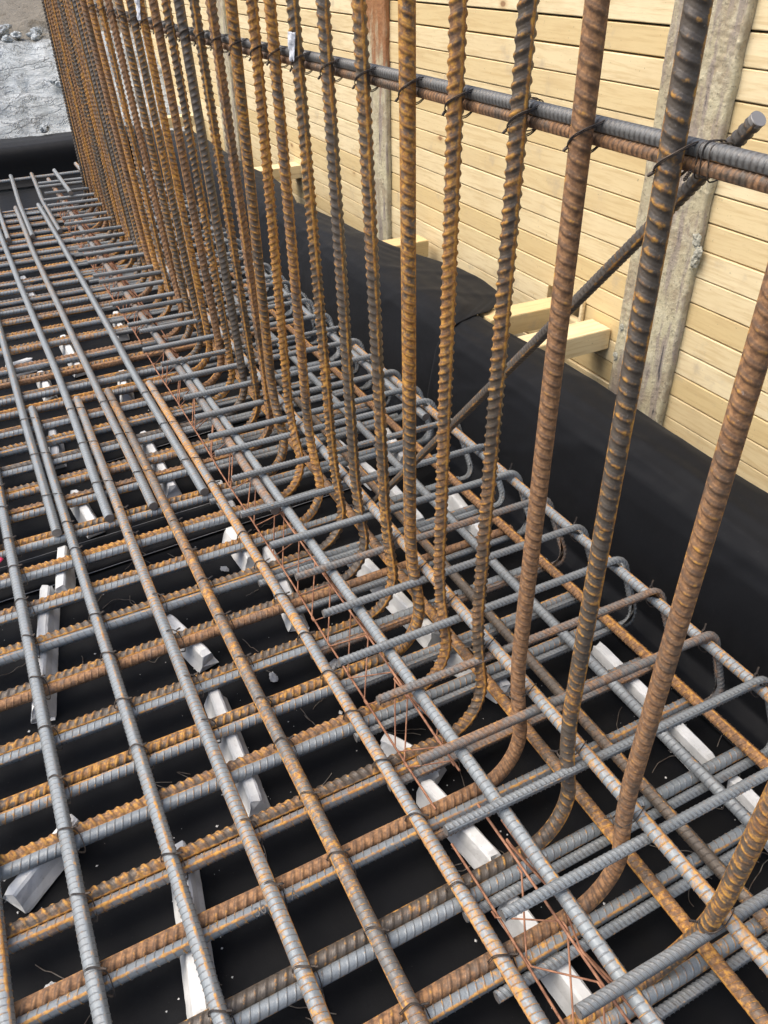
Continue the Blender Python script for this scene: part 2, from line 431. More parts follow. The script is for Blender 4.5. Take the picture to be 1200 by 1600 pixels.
UY = [.228,.349,.472,.578,.699,.796,.907,1.018,1.124,1.245,1.376,1.493,1.57,1.674,1.787,1.905,2.006,2.126,2.262,2.327,2.448,2.52,2.651,2.75,2.826,2.974,3.071,
      3.144,3.271,3.368,3.519,3.622,3.76,3.855,3.966,4.083,4.223,4.304]
UX = [.330,.317,.314,.335,.332,.313,.334,.329,.32,.303,.328,.327,.335,.333,.336,.335,.335,.313,.335,.315,.316,.307,.327,.31,.303,.312,.315,.306,.304,.317,.315,.321,.297,.294,.292,.314,.306,.314]
zlow = ZP-R_MAT+R_U
for i, (yu, xe) in enumerate(zip(UY, UX)):
    yl = PAIR[i]-.0098-.0172 if i < NP else yu-.02
    yl = max(yl, yu-.09)
    xR = .879*S + rng.uniform(-.005, .005); rb = .031
    pts = []
    yd = yu-.008
    for x in np.linspace(xe*S, xR-rb, 16): pts.append((x, np.interp(x, [xe*S, xR], [yu*S, yd*S]), ZU))
    z1, z0 = ZU, zlow
    ymid = (yd*.65+yl*.35)*S
    for a in np.linspace(0, math.pi/2, 8)[1:]: pts.append((xR-rb+rb*math.sin(a), yd*S+(ymid-yd*S)*.4*(1-math.cos(a)), z1-rb+rb*math.cos(a)))
    for z in np.linspace(z1-rb, z0+rb, 6)[1:]: pts.append((xR, np.interp(z, [z0+rb, z1-rb], [yl*S+(ymid-yl*S)*.3, yd*S+(ymid-yd*S)*.4]), z))
    for a in np.linspace(0, math.pi/2, 8)[1:]: pts.append((xR-rb*(1-math.cos(a)), yl*S+(ymid-yl*S)*.3*(1-math.sin(a)), z0+rb-rb*math.sin(a)))
    for x in np.linspace(xR-rb, (.30+rng.uniform(-.015, .02))*S, 12)[1:]: pts.append((x, yl*S, z0))
    P = np.array(pts); P[:, 2] += rng.uniform(-.0015, .0015)
    c = (rng.uniform(.05, .2), rng.uniform(.05, .25), .12)
    w = 'bright grey'
    if i in (3, 4, 7): c = (.5, .45, .1); w = 'brown-grey'
    bar('hairpin_bar', P, R_U, .0015, .0096, f'{w} thin hairpin bar with sawn end, {ordinal(i+1)} hairpin from the near end', 'U-shaped hairpin bars along the edge', c, .55, 'H', crest=(.5, .64, .76, .90))

# ------------------------------------------------------------------ lengthwise bars
def lbar(name, xs, z, r, label, group, color, pitch=.0115, slant=.16, amp=.002, roll=None, h=.0011):
    ks = np.array(xs, float); y = np.linspace(ks[0, 1], ks[-1, 1], max(4, int(abs(ks[-1, 1]-ks[0, 1])*S/.08)))
    P = np.stack([np.interp(y, ks[:, 1], ks[:, 0])*S, y*S, np.full(len(y), z)], 1)
    k = np.ones(5)/5
    xp = np.convolve(np.pad(P[:, 0], 2, mode='edge'), k, 'valid'); P[:, 0] = xp
    return bar(name, wob(P, amp), r, h, pitch, label, group, color, slant, 'V', roll)
GM = 'lengthwise bars of the bottom mat'
GREY = (.2, .05, .25)
y0 = -.12
lbar('lengthwise_bar', [(-.228, y0), (-.226, 1.45)], ZM, R_M, 'grey lengthwise bar with orange spots at the left edge of the mat', GM, (.3, .1, .45))
lbar('lengthwise_bar', [(-.126, y0), (-.129, .7), (-.126, 2.1)], ZM, R_M, 'clean grey lengthwise bar with many wire ties, near the left edge', GM, (.2, .05, .22), roll=.5)
lbar('lengthwise_bar', [(-.156, 1.5), (-.15, 4.28)], ZM, R_M, 'grey lengthwise bar running off the left edge into the distance', GM, GREY)
lbar('lengthwise_bar', [(-.004, y0), (-.009, 1.5), (-.0095, 2.1)], ZM, R_M, 'grey lengthwise bar starting beside the leftmost lap splice', GM, (.25, .05, .34), roll=.2)
lbar('lengthwise_bar', [(-.0335, 1.492), (-.034, 2.15), (-.033, 2.7), (-.03, 4.28)], ZM, R_M, 'pale grey far bar of the leftmost lap splice', GM, (.2, .0, .2))
lbar('lengthwise_bar', [(.097, y0), (.097, .8), (.100, 1.5), (.1095, 2.1)], ZM, R_M, 'grey lengthwise bar with a yellow rust side, second splice from the left', GM, (.25, .03, .6), roll=1.2)
lbar('lengthwise_bar', [(.0755, 1.492), (.085, 2.12), (.074, 3.5), (.075, 4.28)], ZM, R_M, 'long pale blue-grey far bar of the second splice from left', GM, (.12, .0, .15))
lbar('lengthwise_bar', [(.196, y0), (.194, .9), (.1965, 1.45), (.194, 2.11)], ZM, R_M, 'brown lengthwise bar with bright orange edges between two grey bars', GM, (.42, .6, .62), roll=1.57)
lbar('lengthwise_bar', [(.172, 1.492), (.1695, 2.12), (.17, 2.36), (.17, 3.47), (.184, 4.28)], ZM, R_M, 'far bar of the third splice with a yellow-orange rusted end', GM, (.3, .1, .42))
lbar('lengthwise_bar', [(.319, y0), (.316, 1.2), (.312, 1.5), (.307, 2.1)], ZM, R_M, 'grey lengthwise bar speckled yellow, nearest the wire truss', GM, (.25, .0, .74))
lbar('lengthwise_bar', [(.2875, 1.492), (.2825, 2.12), (.29, 3.4), (.288, 4.28)], ZM, R_M, 'smooth pale grey far bar beside the wire truss', GM, (.15, .0, .25))
GF = 'short far ends of the lengthwise bars'
lbar('lengthwise_bar', [(.0985, 3.75), (.104, 4.28), (.15, 4.99)], ZM, R_M, 'grey bar end lapped at the far left edge of the mat', GF, GREY)
lbar('lengthwise_bar', [(.195, 3.748), (.208, 4.36), (.235, 4.99)], ZM, R_M, 'grey bar end sticking out past the far end, left one of two', GF, GREY)
lbar('lengthwise_bar', [(.3125, 3.77), (.314, 4.3), (.343, 4.98)], ZM, R_M, 'grey bar end sticking out past the far end, right one of two', GF, GREY)
P = line(W(-.6, 4.94, -.02), W(.62, 4.99, -.02)); bar('cross_bar', wob(P, .002), R_MAT, .0013, .015, 'lone pale cross bar at the very far end of the mat', 'straight cross bars of the bottom mat', (.2, .05, .3))
P = line(W(.413, 3.954, (ZL2+.002)/S-ZG), W(.414, 4.455, (ZL2+.002)/S-ZG)); bar('spacer_stub_bar', P, R_L, .0013, .0115, 'short grey loose bar lying on the farthest hairpins', None, GREY, .16)

GC = 'lengthwise bars of the edge cage'
lbar('cage_bar', [(.40, y0), (.402, .6), (.399, 1.2), (.397, 2.05)], ZL1, R_L, 'blue-grey bar carrying the hairpin ends above the wire truss', GC, (.2, .0, .3), .0125, .12, roll=.4)
lbar('cage_bar', [(.376, 1.25), (.379, 2.02), (.371, 3.08), (.376, 4.45)], ZL1, R_L, 'brownish lapped bar under the far hairpin ends', GC, (.5, .3, .2), .0125, .12)
lbar('cage_bar', [(.533, y0), (.535, .6), (.534, 1.0), (.535, 4.56)], ZL2, R_L, 'grey bar with orange sides tied behind the row of starters', GC, (.2, .0, .6), .0125, .12, roll=.3, amp=.001)
lbar('cage_bar', [(.862, y0), (.866, .5), (.862, 1.0), (.862, 1.4), (.858, 1.95)], ZL1, R_L, 'outer grey bar with rusty flank inside the near hairpin bends', GC, (.3, .0, .6), .0125, .12, roll=.2, amp=.001, h=.0011)
lbar('cage_bar', [(.834, 1.44), (.835, 2.0), (.84, 2.6), (.845, 4.6)], ZL1, R_L, 'outer bar inside the far hairpin bends with its sawn end showing', GC, (.25, .05, .3), .0125, .12, amp=.001)
lbar('cage_bar', [(.544, y0), (.545, .4), (.545, 4.5)], ZM+.001, R_L, 'orange rusted low bar right beside the feet of the starters', GC, (.6, .95, .6), .0105, .25, roll=1.57, amp=.001)
lbar('cage_bar', [(.643, y0), (.636, .45), (.64, 2.0), (.64, 4.5)], ZM, R_L, 'dark brown low bar with a seam, in the middle of the cage', GC, (.4, .95, .35), .0125, .3)
lbar('cage_bar', [(.735, y0), (.727, .45), (.726, .85), (.73, 2.0), (.73, 4.5)], ZM, R_L, 'clean grey low bar with a flat face beside a white spacer', GC, (.12, .15, .1), .0125, .16)
lbar('cage_bar', [(.83, y0), (.822, .42), (.813, 1.04), (.806, 1.6), (.80, 4.5)], ZM, R_L, 'rough rusty low bar just inside the hairpin bends', GC, (.7, 1.0, .5), .0115, .35, h=.0018)

# rails tied behind the uprights
def rail(z, dx, r, label, color, pitch, slant):
    y = np.linspace(.1, 4.3, 70); P = np.array([W(xlean(min(yy, 4.1))+dx, yy, z) for yy in y])
    P[:, 2] += .0035*np.sin(y*2.2)
    return bar('rail_bar', P, r, .0015, pitch, label, 'pair of horizontal rails tied behind the uprights', color, slant, 'V', .6, crest=(.45, .62, .78, .95))
rail(.8612, .0197, .0078, 'dark grey upper rail bar tied behind the uprights', (.06, .5, .05), .0082, .08)
rail(.8487, .0200, .0073, 'rusty brown lower rail bar tied behind the uprights', (.58, .95, .12), .0082, .12)
# brace
a, b = W(.560, .463, .886), W(.606, 1.262, .012)
P = line(a, b, .05); P[:, 0] += .004*np.sin(np.linspace(0, math.pi, len(P)))
brace = bar('brace_bar', P, .0080, .0012, .0095, 'thin diagonal brace bar leaning from the cage up behind the rails', None, (.18, .8, .3), .12, roll=.9, crest=(.5, .65, .8, .95))
d = (a-b)/np.linalg.norm(a-b)
V, F = tube(line(a-d*.004, a+d*.0012, .0014), .0088, 20)
mg = mesh_np('cut_end', V, F, True, None, 0, [list(range(len(V)-20, len(V)))])
tag(link('cut_end', mg, (plain('bright_cut', (.33, .31, .29), .5, .4),), brace, Vector(-a)), 'shiny sawn end')

# rolled marks on one cross bar
def mark(txt, x):
    cu = bpy.data.curves.new('rolled_mark', 'FONT'); cu.body = txt; cu.size = .021; cu.extrude = .0006; cu.align_x = 'CENTER'; cu.align_y = 'CENTER'
    tmp = bpy.data.objects.new('rolled_mark', cu); me = bpy.data.meshes.new_from_object(tmp); bpy.data.objects.remove(tmp)
    me.name = 'rolled_mark'; o = link('rolled_mark', me, (M_STEEL,)); o.color = (.25, .6, .3, 1)
    o.parent = MARKED
    wpos = W(x, PAIR[3]-.0098, 0); wpos[2] = ZP
    tilt = math.radians(38)
    wpos = wpos + np.array([0, -math.sin(tilt), math.cos(tilt)])*(R_MAT+.0004)
    o.location = Vector(wpos)-MARKED.location; o.rotation_euler = (tilt, 0, 0)
mark('30', .078); mark('A', .125)

# ------------------------------------------------------------------ bent-wire trusses under the hairpin ends
def wire_truss(y_a, y_b, label, xo=0.0, tilt=0.0):
    root = bpy.data.objects.new('wire_truss', None); COL.objects.link(root); o0 = W(.39, y_a, 0); root.location = o0
    tag(root, label, 'wire truss', 'bent wire trusses under the hairpin ends')
    zb = .091+.002-.012; zt = ZL1-R_L-.004
    lo = lambda y: np.array([(.350+xo)*S, y*S, zb]); ro = lambda y: np.array([(.432+xo)*S, y*S, zb]); tp = lambda y: np.array([(.389+xo+tilt*(y-y_a))*S, y*S, zt])
    r = .0024
    for f, nm in ((lo, 'left'), (ro, 'right'), (tp, 'top')):
        V, F = tube(wob(np.array([f(y) for y in np.linspace(y_a, y_b, 24)]), .004, .5)-o0, r, 6)
        link('chord', mesh_np('chord', V, F), (M_RUSTWIRE,), root)
    for f, ph, pk in ((lo, 0, .0725), (ro, .5, .0725), (lo, .37, .081), (ro, .8, .069)):
        n = int((y_b-y_a)/pk); pts = []
        for k in range(n):
            y = y_a+pk*(k+ph)+.01
            if y > y_b: break
            q = (f(y) if k % 2 else tp(y)+np.array([.006*(ph-.4), 0, 0])) + rng.uniform(-.005, .005, 3)*np.array([1, 1.6, .6])
            e = .006
            for s_ in (-e, e): pts.append(q+np.array([0, s_, 0]))
        V, F = tube(np.array(pts)-o0, r*.85, 6)
        link('lacing', mesh_np('lacing', V, F), (M_RUSTWIRE,), root)
wire_truss(-.05, .50, 'near short length of rusty bent wire truss under the nearest hairpins', -.006)
wire_truss(.556, 2.35, 'middle length of rusty bent wire truss below the hairpin ends')
wire_truss(2.40, 4.3, 'far length of rusty bent wire truss with thin red-brown lacing', .004)

# ------------------------------------------------------------------ spacers on the membrane
SP = [[(.008,.693),(-.026,.459)],[(-.119,.808),(-.216,.727)],[(.137,.949),(.13,.707)],[(.114,1.163),(.151,1.035)],[(-.032,1.483),(-.056,1.352)],[(-.082,1.372),(-.138,1.047)],
 [(.371,.621),(.397,.468)],[(.383,.416),(.397,.22)],[(.353,.724),(.406,.632)],[(.789,.724),(.785,.446)],[(.789,.405),(.78,.25)],[(.516,1.198),(.544,.89)],[(.542,.863),(.589,.722)],
 [(.806,1.602),(.784,1.46)],[(.81,1.265),(.789,1.1)],[(.665,1.626),(.686,1.409)],[(.023,2.029),(.01,1.864)],[(.026,1.694),(.043,1.542)],[(.234,1.894),(.237,1.605)],[(.339,1.571),(.336,1.454)],
 [(.305,1.382),(.315,1.261)],[(.359,1.282),(.333,1.047)],[(.147,2.665),(.153,2.395)],[(-.045,2.50),(.03,2.521)],[(.043,2.415),(.048,2.268)],[(.346,2.79),(.329,2.606)],[(.099,3.345),(.106,3.067)],
 [(.265,2.298),(.241,2.13)],[(.697,1.363),(.693,1.21)]]
SPL = ['long white spacer under the second lengthwise bar at the bottom edge','white spacer lying askew at the lower left','white spacer with a broken end in the middle foreground','short white wedge-ended spacer left of the brown bar',
 'short white spacer at left under the orange cross bar','long pale spacer at left below three cross bars','cracked white spacer beneath the near wire truss','white spacer under the hairpin end nearest the camera','small tapered white spacer beside the truss end',
 'long white spacer beneath the right side of the cage','white spacer at the right edge under the cage','white spacer behind the feet of the starters','short white spacer with a clean end among the starter feet',
 'pale spacer below the brace foot','white spacer right of the grey low bar, mid cage','narrow white spacer far in the cage','far white spacer at left beside the first splice','white spacer between the first two splices','white spacer between the two rusty splices',
 'small white spacer beside the smooth grey bar','pale thin spacer left of the truss','broken white spacer below the truss, middle distance','far white spacer between pale grey bars','white lump of spacer lying crosswise far left','far short spacer near the second bar',
 'far spacer under the truss','farthest white spacer at the left','small far spacer left of the fourth bar','white spacer under the brace in the cage']
PROF = [(-.027, 0), (.027, 0), (.0255, .0055), (.019, .020), (.0145, .038), (.0125, .047), (.008, .0515), (-.008, .0515), (-.0125, .047), (-.0145, .038), (-.019, .020), (-.0255, .0055)]
for k, (A, B) in enumerate(SP):
    a = np.array([A[0]*S, A[1]*S, .0012]); b = np.array([B[0]*S, B[1]*S, .0012]); L = np.linalg.norm(b-a); t = (b-a)/L; n = np.array([t[1], -t[0], 0])
    nn = max(3, int(L/.012)); V = []
    for i in range(nn+1):
        s = L*i/nn
        for (px, pz) in PROF:
            e = 1 if i in (0, nn) else 0
            ds = (rng.uniform(-.006, .006) if e else 0)
            sc_ = 1-.06*e*rng.uniform(0, 1)
            V.append(t*(s+ds)+n*(px*sc_+rng.normal(0, .0003))+np.array([0, 0, pz*sc_*(1 if not e else rng.uniform(.9, 1))]))
    m = len(PROF); F = [[i*m+j, i*m+(j+1) % m, (i+1)*m+(j+1) % m, (i+1)*m+j] for i in range(nn) for j in range(m)]
    me = mesh_np('bar_spacer', np.array(V), np.array(F), False, None, 0, [list(range(m))[::-1], list(range(nn*m, nn*m+m))])
    tag(link('bar_spacer', me, (M_FIBRE,), None, a), SPL[k], 'bar spacer', 'white cement spacers under the bars')

# ------------------------------------------------------------------ membrane on the ground
def grid_mesh(name, fx, nu, nv, smooth=True):
    V = np.array([fx(i/(nu-1), j/(nv-1)) for i in range(nu) for j in range(nv)])
    F = [[i*nv+j, (i+1)*nv+j, (i+1)*nv+j+1, i*nv+j+1] for i in range(nu-1) for j in range(nv-1)]
    return mesh_np(name, V, np.array(F), smooth)
from mathutils import noise as mn
def nz(x, y, z=0.0, s=1.0): return mn.noise(Vector((x*s, y*s, z*s)))
def gz(x, y): return .003*nz(x, y, 3.1, 2.2)+.0015*nz(x, y, 9.7, 7) - .004
def ground(ya, yb, lift):
    def f(u, v):
        x = -3.2+u*(1.205+3.2); y = ya+v*(yb-ya)
        e = max(0, 1-(v*(yb-ya))/.05)
        return (x, y, gz(x, y)+lift)
    return f
o = link('ground', grid_mesh('ground', ground(-1.6, 6.66, 0), 90, 150), (M_MEMB,)); tag(o, 'black membrane laid flat under the bars', None, None, 'structure')
def overlay(name, ya, yb, label, skew):
    def f(u, v):
        x = -2.6+u*(1.19+2.6); y = ya+v*(yb-ya)+skew*x
        return (x, y, gz(x, y)+.0045+.0035*(1-abs(2*v-1)**6)+.003*max(0, nz(x, 4*y, 1.3, 3)))
    o = link(name, grid_mesh(name, f, 120, 8), (M_MEMB,)); tag(o, label, 'membrane strip', 'black joint strips on the membrane')
    m = o.modifiers.new('s', 'SOLIDIFY'); m.thickness = .0025; m.offset = 1
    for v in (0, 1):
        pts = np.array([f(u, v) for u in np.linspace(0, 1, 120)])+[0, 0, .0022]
        V, F = tube(pts, .0013, 5); link('edge_highlight', mesh_np('edge_highlight', V, F), (M_EDGE,), o)  # added pale tube paints the light caught along the strip edge
overlay('joint_strip', 1.835, 1.985, 'black joint strip with pale edge highlights crossing under the bars at left', .045)
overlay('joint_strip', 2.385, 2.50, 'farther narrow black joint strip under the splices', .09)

# ------------------------------------------------------------------ membrane upstands
EDGE = {'near': [(-.5, 1.094), (.69, 1.092), (1.02, 1.094), (1.23, 1.092), (1.62, 1.078)],
        'mid': [(1.60, 1.10), (1.66, 1.20), (1.80, 1.222), (1.93, 1.214), (2.13, 1.168), (2.3, 1.138), (2.51, 1.122), (2.82, 1.078)],
        'far': [(2.79, 1.07), (2.9, 1.095), (3.01, 1.118), (3.33, 1.148), (3.5, 1.118), (4.23, 1.138), (5.3, 1.14)]}
def upstand(key, label, dz, dx):
    ks = np.array(EDGE[key]); ya, yb = ks[0, 0], ks[-1, 0]
    def prof(xe, v):
        # ground -> fillet -> leaning face -> rounded shoulder -> top strip up to the free edge (units)
        base = [(.86, -.068), (.905, -.066), (.928, -.05), (.936, .0), (.942, .05), (.949, .10), (.957, .142), (.970, .176), (.992, .202), (1.025, .217), (1.06, .223)]
        pts = base+[(max(1.061, xe-.02), .2245), (max(1.07, xe), .2235)]
        P = np.array(pts); s = np.concatenate([[0], np.cumsum(np.linalg.norm(np.diff(P, axis=0), axis=1))]); s /= s[-1]
        return np.interp(v, s, P[:, 0]), np.interp(v, s, P[:, 1])
    def f(u, v):
        y = ya+u*(yb-ya)
        xe = np.interp(y, ks[:, 0], ks[:, 1]); x, z = prof(xe, v)
        w = min(1, max(0, (v-.12)/.3))
        x += w*(.010*nz(y, v, 1.7, 1.6)+.004*nz(y, v, 5.1, 5)) + dx*w
        cr = max(0, 1-abs(nz(y*1.6+v*.9, v*.7-y*.3, 12.5, 2.2))*9)
        zz = z+w*(.007*nz(y, v*2, 7.7, 2.1)+.003*nz(y, v*3, 2.2, 7)+.003*cr) + dz*w; x -= w*.0025*cr
        if key == 'far': zz -= min(1, max(0, (y-4.45)/.7))*.105*max(0, z)/.22
        p = W(x, y, zz); return tuple(p+[0, 0, .004 if dz else .002])
    o = link('membrane_upstand', grid_mesh('membrane_upstand', f, int((yb-ya)*60), 70), (M_MEMB,))
    m = o.modifiers.new('s', 'SOLIDIFY'); m.thickness = .004; m.offset = 1
    m2 = o.modifiers.new('ss', 'SUBSURF'); m2.levels = 1; m2.render_levels = 1
    return tag(o, label, 'membrane', 'black membrane turned up along the timber wall')
upstand('near', 'near smooth sheet of black membrane turned up beside the cage', 0, 0)
upstand('mid', 'middle sheet of black membrane with a curved free edge bulging towards the boards', .004, .004)
upstand('far', 'far sheet of black membrane turned up behind the far uprights', .0, .0)
def fend(u, v):
    x = -2.6+u*(1.02+2.6)
    P = np.array([(4.98, -.068), (5.06, -.066), (5.09, -.05), (5.10, .0), (5.11, .06), (5.125, .095), (5.16, .115), (5.25, .122), (5.55, .10)])
    s = np.concatenate([[0], np.cumsum(np.linalg.norm(np.diff(P, axis=0), axis=1))]); s /= s[-1]
    y = np.interp(v, s, P[:, 0]); z = np.interp(v, s, P[:, 1]); w = min(1, max(0, (v-.15)/.3))
    p = W(x, y+w*.02*nz(x, v, 4.4, 1.3), z+w*.012*nz(x, v, 8.8, 1.7)); return tuple(p+[0, 0, .003])
o = link('membrane_upstand', grid_mesh('membrane_upstand', fend, 90, 40), (M_MEMB,)); m = o.modifiers.new('s', 'SOLIDIFY'); m.thickness = .004; m.offset = 1
tag(o, 'black membrane turned up across the far end below the rock', 'membrane', 'black membrane turned up around the pit')

# ------------------------------------------------------------------ timber wall, posts, blocks
XW = 1.33; PITCH = .0558
def box_verts(x0, x1, y0, y1, z0, z1, ch):
    """plank: front edges chamfered (front is -x)"""
    prof = [(x1, z0), (x0+ch*.7, z0), (x0, z0+ch), (x0, z1-ch), (x0+ch*.7, z1), (x1, z1)]
    V = [(x, y, z) for y in (y0, y1) for x, z in prof]
    F = [[j, (j+1) % 6, 6+(j+1) % 6, 6+j] for j in range(6)]
    return V, F, [[5, 4, 3, 2, 1, 0], [6, 7, 8, 9, 10, 11]]
def wall_bay(ya, yb, label, z_off, holes=()):
    V = []; F = []; G = []; pid = []
    z = -.09+z_off; k = 0
    while z < 1.42:
        segs = [(ya, yb)]
        for (h0, h1, hz0, hz1) in holes:
            if z+PITCH*.5 > hz0 and z+PITCH*.5 < hz1: segs = [(ya, h0), (h1, yb)]
        for (s0, s1) in segs:
            gap = .0016+abs(rng.normal(0, .0013)) + (.0022 if z > .70 and rng.random() < .6 else 0)
            dx = rng.normal(0, .0012)
            v, f, g = box_verts(XW*S+dx, XW*S+.03+dx, s0*S+.001, s1*S-.001, (z+ZG)*S+gap, (z+PITCH+ZG)*S-gap*.4, .0022)
            o_ = len(V); V += v; F += [[i+o_ for i in q] for q in f]; G += [[i+o_ for i in q] for q in g]; pid += [rng.uniform(0, 10)]*len(v)
        z += PITCH; k += 1
    o0 = np.array([XW*S, ya*S, 0]); V = np.array(V)-o0
    me = mesh_np('timber_wall', V, np.array(F), False, {'pid': pid}, 0, G)
    return tag(link('timber_wall', me, (M_PINE,), None, o0), label, 'timber wall', 'bays of horizontal boards between the posts')
w0 = wall_bay(-.4, 1.17, 'bay of pine boards right of the nearest mortar-smeared post', .0035)
w1 = wall_bay(1.33, 2.60, 'bay of pine boards between the two nearest posts, with a square hole low down', .0, [(1.505, 1.645, .185, .25)])
w2 = wall_bay(2.73, 4.28, 'bay of pine boards between the orange-topped post and the far post', .002)
w3 = wall_bay(4.46, 7.3, 'farthest bay of pine boards, glimpsed between the crowded uprights', .003)
# soil kept back by the boards; near-black colour puts shade into the gaps
V = np.array([W(XW+.045, -.5, -.09), W(XW+.045, 7.5, -.09), W(XW+.045, 7.5, 1.5), W(XW+.045, -.5, 1.5), W(XW+2.6, -.5, -.09), W(XW+2.6, 7.5, -.09), W(XW+2.6, 7.5, 1.5), W(XW+2.6, -.5, 1.5)])
o = link('terrain', mesh_np('terrain', V, np.array([[0, 1, 2, 3], [3, 2, 6, 7], [0, 3, 7, 4], [1, 5, 6, 2]]), False), (M_DARK,)); tag(o, 'soil behind the boards, coloured near-black as gap shade', None, None, 'structure')
o['label'] = 'soil behind the timber boards, coloured near-black as gap shade'

def lump_mesh(name, pts, seed):
    import bmesh
    bm = bmesh.new()
    for (c, r) in pts:
        res = bmesh.ops.create_icosphere(bm, subdivisions=3, radius=1.0)
        for v in res['verts']:
            n = mn.noise(v.co*1.9+Vector((seed, c[1]*31, c[2]*17)))*1.3+.9*abs(mn.noise(v.co*4.6+Vector((seed*2, c[1]*11, c[2]*7))))+.5*mn.noise(v.co*9+Vector((seed, 3, 1)))
            v.co = Vector(c)+Vector((v.co.x*r[0], v.co.y*r[1], v.co.z*r[2]))*(1+.38*n)
    me = bpy.data.meshes.new(name); bm.to_mesh(me); bm.free()
    for p in me.polygons: p.use_smooth = False
    return me
def post(ya, yb, label, rust_h, lumps, x_front=1.312):
    y0m, y1m = ya*S, yb*S; xf = x_front*S; z0, z1 = -.03, 1.42*S+.09
    root = bpy.data.objects.new('soldier_post', None); COL.objects.link(root); root.location = (xf, y0m, 0); tag(root, label, 'post', 'mortar-smeared steel posts holding the boards')
    # flange with a wavy mortar skin on its front
    ny, nz_ = 44, 420
    def f(u, v):
        y = v*(y1m-y0m); z = z0+u*(z1-z0)
        e = min(v, 1-v)
        thick = max(0, nz(y*1.3, z*.8, rust_h*9, 7)+.12)
        rough = abs(nz(y, z, 3+rust_h, 60))*1.2+abs(nz(y, z, 8+rust_h, 130))*.7
        crack = -.004*max(0, 1-abs(y-(.018+.006*nz(z, 1, 1, 6)))/.003)*(1 if nz(z, 5, 2, 7) > -.1 else 0)
        return (-.0045*thick*rough*1.6-.001*nz(y, z, 3, 18)-.0006*nz(y, z*.2, 6, 70) - crack + (.004 if e < 1e-6 else 0), y+(.004*nz(z, v, 5.5, 14) if e < 1e-6 else 0), z)
    V = np.array([f(i/(nz_-1), j/(ny-1)) for i in range(nz_) for j in range(ny)])
    F = [[i*ny+j, i*ny+j+1, (i+1)*ny+j+1, (i+1)*ny+j] for i in range(nz_-1) for j in range(ny-1)]
    nb = len(V); back = V.copy(); back[:, 0] = .021; V = np.concatenate([V, back])
    for i in range(nz_-1):
        for j in (0, ny-1):
            q = [i*ny+j, (i+1)*ny+j, (i+1)*ny+j+nb, i*ny+j+nb]; F.append(q if j == 0 else q[::-1])
    fl = link('flange', mesh_np('flange', V, np.array(F), True), (M_POST,), root); fl.color = (rust_h/3, 0, 0, 1)
    me = bpy.data.meshes.new('web'); wv, wf = box_verts(.021, .30, (y1m-y0m)*.47, (y1m-y0m)*.53, z0, z1, .001)[:2]
    w = link('web', mesh_np('web', np.array(wv), np.array(wf), False), (M_POST,), root); w.color = (rust_h/3, 0, 0, 1)
    for li, lu in enumerate(lumps): link('mortar_lump', lump_mesh('mortar_lump', [lu], rust_h+li), (M_MORT,), root)
LUMPS = [((.002, rng.uniform(-.010, .006), zc), (.008, .012, .017)) for zc in (.68, .705, .735)]
LUMPS += [((0, .225+rng.uniform(-.012, .004), zc), (.005, .009, .013)) for zc in (.31, .41)]
post(1.16, 1.345, 'wide post smeared with grey-green mortar, nearest the camera', 2.4, LUMPS)
post(2.565, 2.76, 'grey post with an orange rusted top, second from the camera', 1.02, [])
post(4.24, 4.50, 'far grey post half hidden by the uprights', 2.6, [])
post(5.9, 6.1, 'farthest post glimpsed behind the densest uprights', 2.6, [])

def block(x0, x1, yc, wy, z0, z1, label, yaw=0.0, pitch=0.0):
    L = (x1-x0)*S; w = wy*S/2; h = (z1-z0)*S/2
    import bmesh
    bm = bmesh.new(); bmesh.ops.create_cube(bm, size=1.0)
    for v in bm.verts: v.co = Vector((v.co.x*L, v.co.y*2*w, v.co.z*2*h))
    bmesh.ops.bevel(bm, geom=bm.edges[:], offset=.0022, segments=2, affect='EDGES')
    me = bpy.data.meshes.new('timber_block'); bm.to_mesh(me); bm.free()
    a_ = me.attributes.new('pid', 'FLOAT', 'POINT'); pv = rng.uniform(0, 10)
    a_.data.foreach_set('value', [pv]*len(me.vertices))
    c = W((x0+x1)/2, yc, (z0+z1)/2); o = link('timber_block', me, (M_BLOCK,), None, c); o.rotation_euler = (0, pitch, yaw)
    return tag(o, label, 'timber block', 'pine blocks wedged between wall and membrane')
block(1.035, 1.327, 1.418, .074, .166, .2195, 'square pine block in front of the nearest post')
block(1.095, 1.385, 1.595, .066, .168, .221, 'pine block poking into the square hole in the boards', -.02)
block(1.06, 1.29, 2.265, .075, .165, .219, 'pine block at the foot of the orange-topped post')
block(1.10, 1.36, 3.46, .085, .17, .222, 'far pine block lying between membrane and boards', .06)
block(1.10, 1.34, 4.95, .09, .17, .222, 'farthest pine block, hardly visible between the uprights')
# slim batten beside the hole
block(1.318, 1.3275, 1.492, .012, .175, .255, 'slim upright batten beside the square hole')

